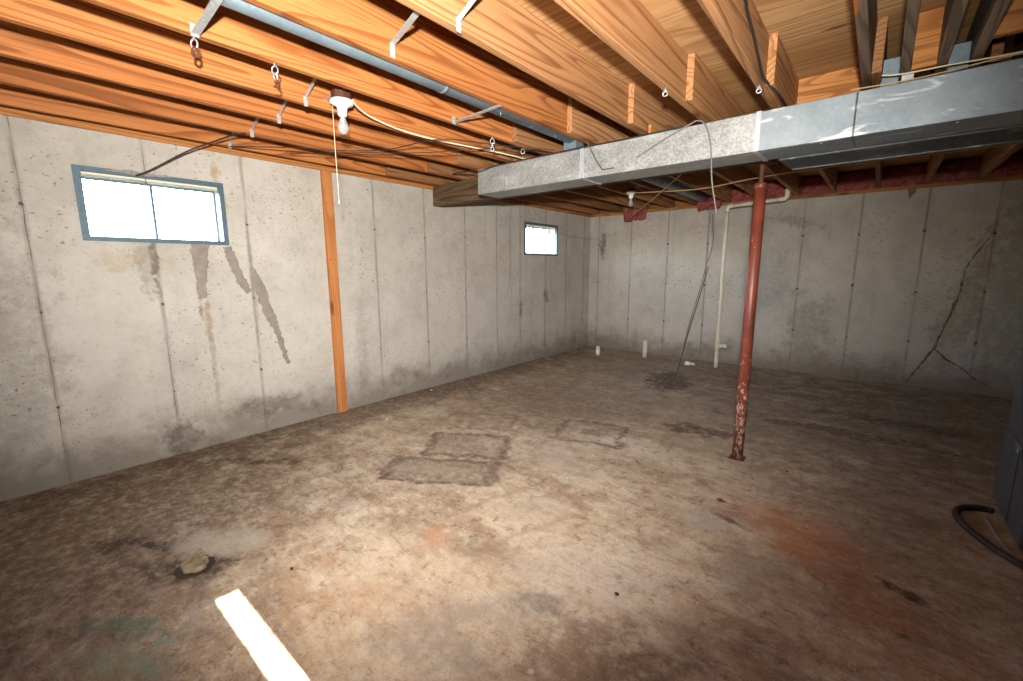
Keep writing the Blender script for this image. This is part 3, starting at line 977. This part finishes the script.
# ---- round branch duct between two joists
br = thing('branch_duct', (-1.815, YF + 0.2, ZJ), 'slim blue-grey branch duct running between two joists above left', 'duct')
part(MB().tube([(-1.815, YF + 0.02, 2.312), (-1.815, 1.0, 2.312), (-1.815, 2.83, 2.312)], 0.054, 28), 'pipe', 'pipe_blue', br)
for y in (0.35, 1.62):
    part(MB().tube([(-1.815, y - 0.012, 2.312), (-1.815, y + 0.012, 2.312)], 0.0565, 28), 'joint_band', 'pipe_blue', br)
part(MB().box(-1.868, -1.762, 2.825, 2.93, ZT + 0.001, 2.37), 'take_off', 'pipe_blue', br)
for y in (2.05, 2.35, 2.62):
    part(MB().lathe((-1.80, y, 2.257), [(0.003, 0.0), (0.006, 0.002), (0.006, 0.004)], 8), 'screw', 'zinc', br)
for y, y2 in ((0.63, 0.60), (1.985, 1.93)):
    s_ = thing('hanger_strap', (-2.13, y, ZJ), 'galvanised strap holding up branch duct ' + ('at the top edge of the photo' if y < 1 else 'close to the ceiling lamp cable'), 'strap')
    mb = MB()
    mb.bar((-2.131, y, 2.262), (-1.70, y2, 2.252), 0.028, 0.003)
    mb.box(-2.132, -2.129, y - 0.014, y + 0.014, 2.255, 2.30)
    part(mb, 'band', 'strap', s_)
    part(MB().tube([(-2.129, y, 2.285), (-2.123, y, 2.285)], 0.006, 8), 'nail', 'zinc', s_)
s_ = thing('loose_strap', (-1.717, 1.26, ZJ), 'bent galvanised strap rising from the joist above the branch duct', 'strap')
part(MB().bar((-1.712, 1.245, 2.322), (-1.362, 1.12, 2.290), 0.024, 0.003), 'band', 'strap', s_)
part(MB().box(-1.7165, -1.7135, 1.233, 1.257, 2.268, 2.328), 'bent_end', 'strap', s_)

# ---- far side branch duct
br2 = thing('branch_duct', (-1.95, 3.5, ZJ), 'grey branch duct running between joists toward the end wall', 'duct')
part(MB().tube([(-1.98, 3.42, 2.33), (-1.98, 6.55, 2.33)], 0.06, 24), 'pipe', 'pipe_blue', br2)
part(MB().tube([(-1.98, 4.9, 2.33), (-1.98, 4.93, 2.33)], 0.063, 24), 'joint_band', 'pipe_blue', br2)

# ---- bare bulb fixtures
def fixture(loc, label, cord, cat='lamp'):
    x, y, z = loc                       # z = underside of the box
    f = thing('ceiling_lamp', (x, y, z), label, cat)
    n8 = [(0.055 * math.cos(math.pi / 8 + k * math.pi / 4), 0.055 * math.sin(math.pi / 8 + k * math.pi / 4)) for k in range(8)]
    part(MB().prism([(x + a, y + b) for a, b in n8], 2, z, z + 0.045), 'junction_box', 'brown', f, 0.003)
    part(MB().bar((x - 0.19, y + 0.0, z + 0.049), (x + 0.17, y + 0.0, z + 0.049), 0.02, 0.004), 'mounting_bar', 'strap', f)
    h = part(MB().lathe((x, y, z), [(0.020, -0.078), (0.024, -0.072), (0.026, -0.045), (0.030, -0.030), (0.058, -0.018), (0.062, -0.008), (0.062, 0.0)], 28), 'lampholder', 'white', f)
    b = part(MB().lathe((x, y, z), [(0.004, -0.172), (0.016, -0.168), (0.026, -0.155), (0.030, -0.138), (0.027, -0.120), (0.018, -0.100), (0.014, -0.085), (0.013, -0.076)], 24), 'bulb', 'bulb', f)
    part(MB().lathe((x, y, z), [(0.0015, -0.135), (0.004, -0.120), (0.005, -0.085), (0.010, -0.078)], 10), 'stem', 'white', b)
    if cord:
        part(MB().tube(spline([(x - 0.045, y - 0.03, z - 0.012), (x - 0.047, y - 0.03, z - 0.2), (x - 0.045, y - 0.028, z - cord)], 3), 0.0016, 6), 'pull_cord', 'cable_white', f)
        part(MB().lathe((x - 0.045, y - 0.028, z - cord - 0.02), [(0.001, 0.0), (0.005, 0.004), (0.004, 0.016), (0.001, 0.021)], 10), 'pull_bead', 'cable_white', f)
    return f
fixture((-2.345, 1.355, 2.268), 'bare bulb lamp with brown box and pull cord between near joists', 0.52)
fixture((-2.40, 5.12, 2.275), 'small bare bulb lamp under the far joists beyond the duct', 0)

# ---- hooks
def hook(loc, label, kind):
    x, y, z = loc
    h = thing('screw_hook', (x, y, z), label, 'hook')
    part(MB().tube([(x, y, z + 0.002), (x, y, z - 0.012)], 0.003, 8), 'shank', 'zinc', h)
    ring = lambda cz, r, rot: [(x + r * math.sin(a) * math.cos(rot), y + r * math.sin(a) * math.sin(rot), cz + r * math.cos(a) * 1.25) for a in [2 * math.pi * i / 18 for i in range(18)]]
    part(MB().tube(ring(z - 0.030, 0.014, 0.6), 0.0032, 8, True), 'eye', 'zinc', h)
    if kind == 'ring':
        part(MB().tube(ring(z - 0.060, 0.013, 0.6), 0.0045, 8, True), 'rusty_ring', 'rust', h)
    elif kind == 'hook':
        part(MB().tube(ring(z - 0.056, 0.012, 2.1), 0.0035, 8, True), 'link', 'zinc', h)
        part(MB().tube([(x + 0.013 * math.sin(a) * 0.8, y + 0.013 * math.sin(a) * 0.6, z - 0.085 + 0.015 * math.cos(a)) for a in [-0.2 + i * 0.36 for i in range(13)]], 0.0035, 8), 'open_hook', 'rust', h)
    elif kind == 'chain':
        part(MB().tube(ring(z - 0.056, 0.012, 2.1), 0.0035, 8, True), 'link', 'zinc', h)
        part(MB().tube(ring(z - 0.080, 0.011, 0.6), 0.0035, 8, True), 'link', 'zinc', h)
    return h
hook((-2.151, 0.63, ZJ), 'screw eye with rusty ring below the joist nearest the top edge', 'ring')
hook((-2.151, 0.93, ZJ), 'screw eye with link and rusty open hook left of the lamp', 'hook')
hook((-2.151, 2.36, ZJ), 'short shiny chain hanging from joist left of the duct', 'chain')
hook((-2.151, 2.70, ZJ), 'single shiny screw eye just above the duct edge', 'eye')
for (x, y, lab) in ((-0.931, 2.335, 'small shiny eyelet under pale joist above the duct'), (-0.556, 2.60, 'small shiny eyelet beside the black cable on pale joist')):
    h = thing('eyelet', (x, y, ZJ), lab, 'eyelet')
    part(MB().lathe((x, y, ZJ - 0.018), [(0.006, 0.0), (0.011, 0.003), (0.011, 0.008), (0.006, 0.012), (0.006, 0.018)], 14), 'cup', 'zinc', h)
    part(MB().tube([(x + 0.012 * math.cos(a), y, ZJ - 0.026 + 0.010 * math.sin(a)) for a in [i * math.pi / 6 for i in range(12)]], 0.0028, 8, True), 'ring', 'zinc', h)

# ---- cables and strings
def cable(name, pts, r, mat, label, cat='cable', k=6):
    o = MB().tube(spline(pts, k), r, 8).build(name, mat)
    return tag(o, label, cat)
cable('lamp_cable', [(-2.31, 1.40, 2.275), (-2.36, 1.47, 2.262), (-2.42, 1.60, 2.255), (-2.47, 1.85, 2.25), (-2.46, 2.12, 2.25), (-2.42, 2.40, 2.255), (-2.36, 2.75, 2.258), (-2.33, 3.2, 2.262)], 0.006, 'cable_white', 'cream cable looping from the near bulb lamp to the duct')
cable('black_wire', [(-3.75, 1.25, 2.255), (-3.32, 1.57, 2.235), (-3.12, 1.80, 2.225), (-2.83, 1.99, 2.225), (-2.36, 2.07, 2.225), (-2.17, 2.46, 2.232), (-1.93, 2.80, 2.225)], 0.0035, 'cable_black', 'thin black wire slung under the joists behind the lamp cable')
cable('dark_wire', [(-3.6, 1.62, 2.25), (-3.1, 1.86, 2.22), (-2.7, 2.20, 2.22), (-2.35, 2.45, 2.235), (-2.1, 2.75, 2.24)], 0.003, 'cable_black', 'second thin dark wire crossing below the first black wire')
cable('window_cable', [(XL + 0.05, 0.70, 1.975), (XL + 0.09, 0.78, 2.02), (-3.68, 0.96, 2.15), (-3.56, 1.10, 2.225), (-3.46, 1.18, 2.262), (-3.35, 1.22, 2.262)], 0.0055, 'cable_black', 'black cable running from the near window head up to joists')
cable('coax_cable', [(-3.2, 2.95, 2.255), (-2.84, 2.85, 2.215), (-2.72, 2.812, 2.185), (-2.5, 2.8115, 2.206), (-2.0, 2.8115, 2.207), (-1.73, 2.8095, 2.209), (-1.4, 2.8115, 2.204), (-1.18, 2.8115, 2.206), (-1.0, 2.8115, 2.206)], 0.0055, 'cable_black', 'black cable lying along the front top edge of duct')
cable('bent_wire', [(-1.68, 2.83, 2.24), (-1.672, 2.812, 2.243), (-1.64, 2.808, 2.20), (-1.59, 2.808, 2.11), (-1.54, 2.808, 2.042), (-1.525, 2.808, 2.034), (-1.45, 2.808, 2.035)], 0.0045, 'cable_dark', 'short bent grey wire end hanging over the duct face', 'wire', 4)
cable('hanging_cable', [(-1.285, 2.806, 2.075), (-1.11, 2.806, 2.155), (-0.95, 2.806, 2.214), (-0.915, 2.806, 2.222), (-0.875, 2.806, 2.20), (-0.845, 2.806, 2.13), (-0.825, 2.803, 2.03), (-0.808, 2.803, 1.86), (-0.77, 2.803, 1.68)], 0.0042, 'cable_mid', 'thin grey cable hanging down in front of the duct')
cable('lamp_string', [(-2.36, 5.12, 2.265), (-2.2, 5.05, 2.24), (-1.6, 5.15, 2.225), (-0.97, 4.93, 2.232), (-0.15, 4.83, 2.235), (0.38, 4.85, 2.235), (1.2, 4.85, 2.24)], 0.006, 'string', 'tan cord running right from the far bulb under the joists', 'cord')
cable('diagonal_string', [(-3.18, 6.62, 2.09), (-2.65, 5.8, 2.11), (-2.05, 5.0, 2.165), (-1.50, 4.24, 2.22)], 0.005, 'string', 'tan cord slanting up from the hanging pink insulation', 'cord')
cable('joist_cable', [(-0.520, 1.2, 2.40), (-0.520, 2.0, 2.42), (-0.529, 2.15, 2.41), (-0.527, 2.30, 2.36), (-0.527, 2.42, 2.31), (-0.529, 2.57, 2.278), (-0.50, 2.75, 2.258), (-0.49, 2.95, 2.25)], 0.0065, 'cable_black', 'black cable stapled along side of the pale joist')
cable('duct_cord', [(-0.12, 2.87, 2.285), (-0.08, 2.87, 2.268), (0.0, 2.87, 2.256), (0.15, 2.87, 2.252), (0.38, 2.87, 2.243), (0.9, 2.88, 2.25)], 0.0034, 'cable_white', 'upper cream cord above the duct at right', 'cord')
cable('duct_cord', [(-0.20, 2.84, 2.225), (0.0, 2.84, 2.215), (0.15, 2.845, 2.22), (0.37, 2.86, 2.235), (0.9, 2.87, 2.24)], 0.0034, 'string', 'lower tan cord lying on the top of duct at right', 'cord')
cable('wall_cord', [(XL + 0.06, 4.58, 2.262), (XL + 0.02, 4.56, 2.0), (XL + 0.012, 4.565, 1.6), (XL + 0.015, 4.56, 1.35), (XL + 0.02, 4.52, 1.1), (XL + 0.012, 4.47, 0.95)], 0.004, 'cable_grey', 'thin grey cord hanging down the wall left of far window', 'cord')
cable('window_string', [(-3.74, 4.85, 2.262), (XL + 0.06, 5.05, 2.16), (XL + 0.04, 5.30, 2.02)], 0.0035, 'cable_grey', 'thin cord slanting down to the far window head', 'cord')
cable('corner_cord', [(XL + 0.01, 5.74, 1.915), (XL + 0.012, 6.1, 1.875), (XL + 0.015, 6.6, 1.86), (XL + 0.1, YB - 0.012, 1.865), (-3.5, YB - 0.012, 1.91), (-3.34, YB - 0.012, 1.96)], 0.004, 'cable_grey', 'thin cord sagging around the far wall corner', 'cord')
cable('dangling_cord', [(-1.885, YB - 0.035, 2.115), (-1.88, YB - 0.035, 1.98), (-1.86, YB - 0.04, 1.78), (-1.885, YB - 0.04, 1.55), (-1.93, YB - 0.05, 1.42)], 0.008, 'cable_grey', 'grey cord hanging from sill left of the white drain pipe', 'cord')
cable('floor_cable', [(-1.93, YB - 0.035, 1.40), (-1.96, 6.6, 1.1), (-2.0, 6.42, 0.7), (-2.01, 6.2, 0.35), (-1.97, 5.9, 0.08), (-1.93, 5.65, 0.012)], 0.008, 'cable_grey', 'thick grey cable slanting from the end wall to floor')
cable('floor_cable', [(-1.90, YB - 0.035, 1.38), (-1.93, 6.55, 1.05), (-1.96, 6.3, 0.62), (-1.95, 6.0, 0.28), (-1.90, 5.65, 0.04), (-1.87, 5.42, 0.012)], 0.007, 'cable_dark', 'dark cable slanting beside the grey one to the floor')

# ---- white drain pipe by the end wall
pv = thing('drain_pipe', (-1.60, 6.30, 0), 'cream plastic drain pipe with bend at top and tee at bottom', 'pipe')
part(MB().tube(spline([(-1.60, 6.30, 0.005), (-1.60, 6.30, 0.8), (-1.60, 6.30, 2.10)], 4), 0.024, 18), 'riser', 'pvc', pv)
part(MB().tube(spline([(-1.60, 6.30, 2.09), (-1.597, 6.30, 2.135), (-1.58, 6.30, 2.153), (-1.53, 6.30, 2.158)], 5), 0.028, 18), 'elbow', 'pvc', pv)
part(MB().tube([(-1.55, 6.30, 2.157), (-1.0, 6.30, 2.186)], 0.024, 18), 'cross_run', 'pvc', pv)
part(MB().tube(spline([(-1.02, 6.30, 2.185), (-0.97, 6.30, 2.19), (-0.945, 6.30, 2.215), (-0.94, 6.30, 2.30)], 5), 0.028, 18), 'elbow', 'pvc', pv)
part(MB().tube([(-1.60, 6.30, 0.02), (-1.60, 6.30, 0.16)], 0.027, 18), 'bottom_coupling', 'pvc', pv)
t_ = part(MB().tube([(-1.60, 6.30, 0.24), (-1.60, 6.30, 0.37)], 0.031, 18).tube([(-1.60, 6.30, 0.31), (-1.50, 6.30, 0.315)], 0.026, 18), 'tee', 'pvc', pv)
part(MB().tube([(-1.51, 6.30, 0.3145), (-1.475, 6.30, 0.316)], 0.031, 18), 'cap', 'pvc', t_)

# ---- plastic stubs rising from the slab
def stub(x, y, h, r, label):
    o = thing('pipe_stub', (x, y, 0), label, 'pipe')
    part(MB().tube([(x, y, 0.0), (x + 0.004, y, h)], r, 18), 'pipe', 'pvc', o)
    part(MB().tube([(x + 0.004, y, h - 0.004), (x + 0.004, y, h + 0.012)], r * 0.8, 18), 'plug', 'white', o)
stub(-3.31, 6.08, 0.13, 0.034, 'shorter white plastic pipe stub standing on floor near corner')
stub(-2.66, 6.38, 0.25, 0.034, 'taller white plastic pipe stub standing on floor by end wall')
cp_ = thing('floor_fitting', (-1.95, 6.24, 0), 'low white plastic fitting lying on floor beside drain pipe', 'fitting')
part(MB().lathe((-1.97, 6.25, 0), [(0.036, 0.0), (0.036, 0.03), (0.026, 0.045)], 16), 'cap', 'white', cp_)
part(MB().tube([(-1.95, 6.24, 0.022), (-1.87, 6.26, 0.022)], 0.018, 12), 'nipple', 'pvc', cp_)

# ---- pink insulation in the rim bays
far_x = [x + JW + 0.001 for x in NEAR_X] + [-0.164 + 0.408 * k + JW + 0.001 for k in range(1, 6)]
def batt(x0, x1, y0, y1, z0, z1, label, seed, sag=0.02):
    rd = random.Random(seed)
    nx, nz = 7, 5
    vs, fs = [], []
    for j in range(nz + 1):
        for i in range(nx + 1):
            u, w = i / nx, j / nz
            edge = (i in (0, nx)) or (j in (0, nz))
            vs.append((x0 + (x1 - x0) * u, y0 + (0.03 if edge else rd.uniform(-0.012, 0.02)), z0 + (z1 - z0) * w + (rd.uniform(-sag, 0) if j == 0 else 0)))
    n = len(vs)
    vs += [(v[0], y1, v[2]) for v in vs]
    for j in range(nz):
        for i in range(nx):
            a = j * (nx + 1) + i
            fs.append((a, a + 1, a + nx + 2, a + nx + 1))
            fs.append((n + a, n + a + nx + 1, n + a + nx + 2, n + a + 1))
    for i in range(nx):
        a = i
        fs.append((a, n + a, n + a + 1, a + 1))
        b = nz * (nx + 1) + i
        fs.append((b, b + 1, n + b + 1, n + b))
    for j in range(nz):
        a = j * (nx + 1)
        fs.append((a, a + nx + 1, n + a + nx + 1, n + a))
        b = a + nx
        fs.append((b, n + b, n + b + nx + 1, b + nx + 1))
    o = MB()._add(vs, fs).build('insulation_batt', 'insul')
    tag(o, label, 'insulation', 'pink insulation batts along the end wall rim')
names = {4: 'pink insulation batt behind the torn flap above grey cord', 5: 'pink insulation batt above the drain pipe bend left of red post',
         6: 'pink insulation batt just right of the red post top', 7: 'pink insulation batt just right of the drain pipe end',
         8: 'second pink insulation batt right of the drain pipe end', 9: 'third pink insulation batt right of the drain pipe end',
         10: 'fourth pink insulation batt right of the drain pipe end', 11: 'rightmost visible pink insulation batt along end wall'}
for i in range(4, 12):
    if i + 1 < len(far_x):
        batt(far_x[i] + JW + 0.003, far_x[i + 1] - 0.003, YB - 0.005, YB + 0.10, ZJ + 0.002, ZP - 0.02, names[i], i)
# two torn pieces hanging over the sill
def torn(xc, w, z0, label, seed):
    rd = random.Random(seed)
    nx, nz = 9, 4
    vs, fs = [], []
    top = ZJ + 0.03
    for s_y in (YB - 0.075, YB - 0.016):
        for j in range(nz + 1):
            for i in range(nx + 1):
                u, q = i / nx, j / nz
                zl = z0 + rd.uniform(-0.02, 0.03) if j == 0 else z0 + (top - z0) * q
                vs.append((xc + (u - 0.5) * w * (1 - 0.12 * (1 - q)) + rd.uniform(-0.008, 0.008), s_y + rd.uniform(-0.008, 0.004) + (0.02 if (i in (0, nx) and s_y < YB - 0.05) else 0), zl))
    n = (nx + 1) * (nz + 1)
    for j in range(nz):
        for i in range(nx):
            a = j * (nx + 1) + i
            fs.append((a, a + 1, a + nx + 2, a + nx + 1))
            fs.append((n + a, n + a + nx + 1, n + a + nx + 2, n + a + 1))
    for i in range(nx):
        b = nz * (nx + 1) + i
        fs += [(i, n + i, n + i + 1, i + 1), (b, b + 1, n + b + 1, n + b)]
    for j in range(nz):
        a = j * (nx + 1)
        b = a + nx
        fs += [(a, a + nx + 1, n + a + nx + 1, n + a), (b, n + b, n + b + nx + 1, b + nx + 1)]
    tag(MB()._add(vs, fs).build('torn_insulation', 'insul'), label, 'insulation')
torn(-3.06, 0.40, 2.115, 'torn pink insulation flap hanging below the sill near corner', 3)
torn(-1.95, 0.34, 2.185, 'torn pink insulation flap hanging below sill above grey cord', 5)
sc_ = MB().prism([(0.15, 2.27), (0.21, 2.27), (0.225, 2.19), (0.20, 2.16), (0.175, 2.11), (0.165, 2.15), (0.155, 2.20)], 1, YB - 0.03, YB - 0.022).build('paper_scrap', 'kraft')
tag(sc_, 'torn brown paper scrap dangling from the sill on end wall', 'paper')

# ---- furnace cabinet at the right edge
fu = thing('furnace', (0.66, 2.95, 0), 'dark grey metal furnace cabinet cut off by right edge', 'furnace')
part(MB().box(0.645, 1.28, 2.99, 3.63, 0.03, 0.46), 'lower_cabinet', 'furnace', fu, 0.008)
part(MB().box(0.650, 1.26, 3.0, 3.625, 0.462, 1.30), 'upper_cabinet', 'furnace', fu, 0.008)
part(MB().box(0.70, 1.25, 3.02, 3.59, 0.0, 0.03), 'plinth', 'rust', fu)
part(MB().box(0.639, 0.645, 3.25, 3.262, 0.05, 0.45), 'panel_seam', 'furnace', fu)
part(MB().box(0.643, 0.645, 3.30, 3.36, 0.41, 0.44), 'sticker', 'furnace_light', fu)
part(MB().prism([(0.80, 3.01), (1.04, 3.01), (1.04, 3.088), (0.80, 3.088)], 2, 1.30, 1.999), 'plenum', 'galv_dark', fu, 0.004)
ho = spline([(0.90, 2.72, 0.018), (0.73, 2.78, 0.018), (0.63, 2.87, 0.018), (0.545, 2.99, 0.018), (0.485, 3.13, 0.018), (0.463, 3.26, 0.018), (0.487, 3.36, 0.018), (0.55, 3.42, 0.018), (0.60, 3.44, 0.018), (0.622, 3.43, 0.018)], 6)
tag(MB().tube(ho, 0.017, 12).build('drain_hose', 'hose'), 'dark brown hose looped on the floor beside the furnace', 'hose')
ro = MB().tube([(0.632, 2.90, 0.008), (0.60, 3.10, 0.008), (0.585, 3.34, 0.008)], 0.007, 8).build('floor_tube', 'cable_grey')
tag(ro, 'thin pale tube lying inside the hose loop on floor', 'tube')

# ---- floor cleanout with broken plug
cl = thing('floor_cleanout', (-2.29, 0.44, 0), 'crumbling round concrete plug in the floor beside sunlit strip', 'drain')
rd = random.Random(11)
n = 22
prof = []
ring_o = [(-2.29 + 0.078 * math.cos(a) * rd.uniform(0.88, 1.1), 0.44 + 0.078 * math.sin(a) * rd.uniform(0.88, 1.1)) for a in [2 * math.pi * i / n for i in range(n)]]
part(MB().prism(ring_o, 2, 0.0, 0.003), 'dark_rim', 'dirt', cl)
pl = [(-2.293 + 0.060 * math.cos(a) * rd.uniform(0.78, 1.1), 0.441 + 0.056 * math.sin(a) * rd.uniform(0.78, 1.1)) for a in [2 * math.pi * i / n for i in range(n)]]
part(MB().prism(pl, 2, 0.003, 0.026), 'plug', 'stone', cl, 0.006)
for (dx, dy, s, h) in ((-0.015, 0.022, 0.030, 0.022), (0.028, 0.020, 0.020, 0.018), (-0.035, -0.016, 0.016, 0.012), (0.012, -0.022, 0.016, 0.008), (-0.03, 0.03, 0.012, 0.03)):
    q = [(-2.293 + dx + s * math.cos(a) * rd.uniform(0.7, 1.2), 0.441 + dy + s * math.sin(a) * rd.uniform(0.7, 1.2)) for a in [2 * math.pi * i / 7 for i in range(7)]]
    part(MB().prism(q, 2, 0.024, 0.026 + h), 'rubble', 'stone', cl, 0.003)

# ---- litter on the floor
def scrap(x, y, s, h, rot, mat, label, cat, name):
    rd = random.Random(int(abs(x * 1000)))
    k = 7
    q = [(x + s * rd.uniform(0.6, 1.1) * math.cos(rot + a), y + 0.7 * s * rd.uniform(0.6, 1.1) * math.sin(rot + a)) for a in [2 * math.pi * i / k for i in range(k)]]
    o = MB().prism(q, 2, 0.0005, h).build(name, mat)
    tag(o, label, cat)
scrap(-0.769, 1.014, 0.018, 0.006, 0.4, 'paper', 'tiny white paper scrap on floor at the bottom edge', 'paper', 'paper_scrap')
scrap(-1.44, 3.13, 0.016, 0.008, 0.2, 'paper', 'white chip beside the square floor stain', 'chip', 'plaster_chip')
scrap(-1.50, 3.12, 0.012, 0.006, 0.9, 'paper', 'smaller white chip left of the chip by square floor stain', 'chip', 'plaster_chip')
scrap(-3.76, 3.06, 0.022, 0.012, 0.1, 'paper', 'white chip at the foot of left wall past the stud', 'chip', 'plaster_chip')
scrap(-3.33, 2.18, 0.020, 0.010, 0.6, 'paper', 'pale chip on floor just right of the stud', 'chip', 'plaster_chip')
scrap(-0.708, 1.531, 0.012, 0.008, 0.3, 'dirt', 'small black pebble on the pale floor patch', 'pebble', 'pebble')
scrap(-1.93, 0.72, 0.010, 0.006, 0.3, 'dirt', 'small black crumb on floor right of the concrete plug', 'pebble', 'pebble')
scrap(-0.34, 3.30, 0.010, 0.006, 0.3, 'dirt', 'small dark crumb on floor right of red post', 'pebble', 'pebble')
scrap(-0.58, 2.62, 0.030, 0.003, 0.9, 'pole', 'red paint flake on floor in front of red post', 'flake', 'paint_flake')

sh = MB().box(-1.222, -1.206, 2.822, 2.85, ZT + 0.001, ZJ - 0.002).build('wood_shim', 'board_x')
tag(sh, 'small pale wood shim wedged between the duct and joists', 'shim')
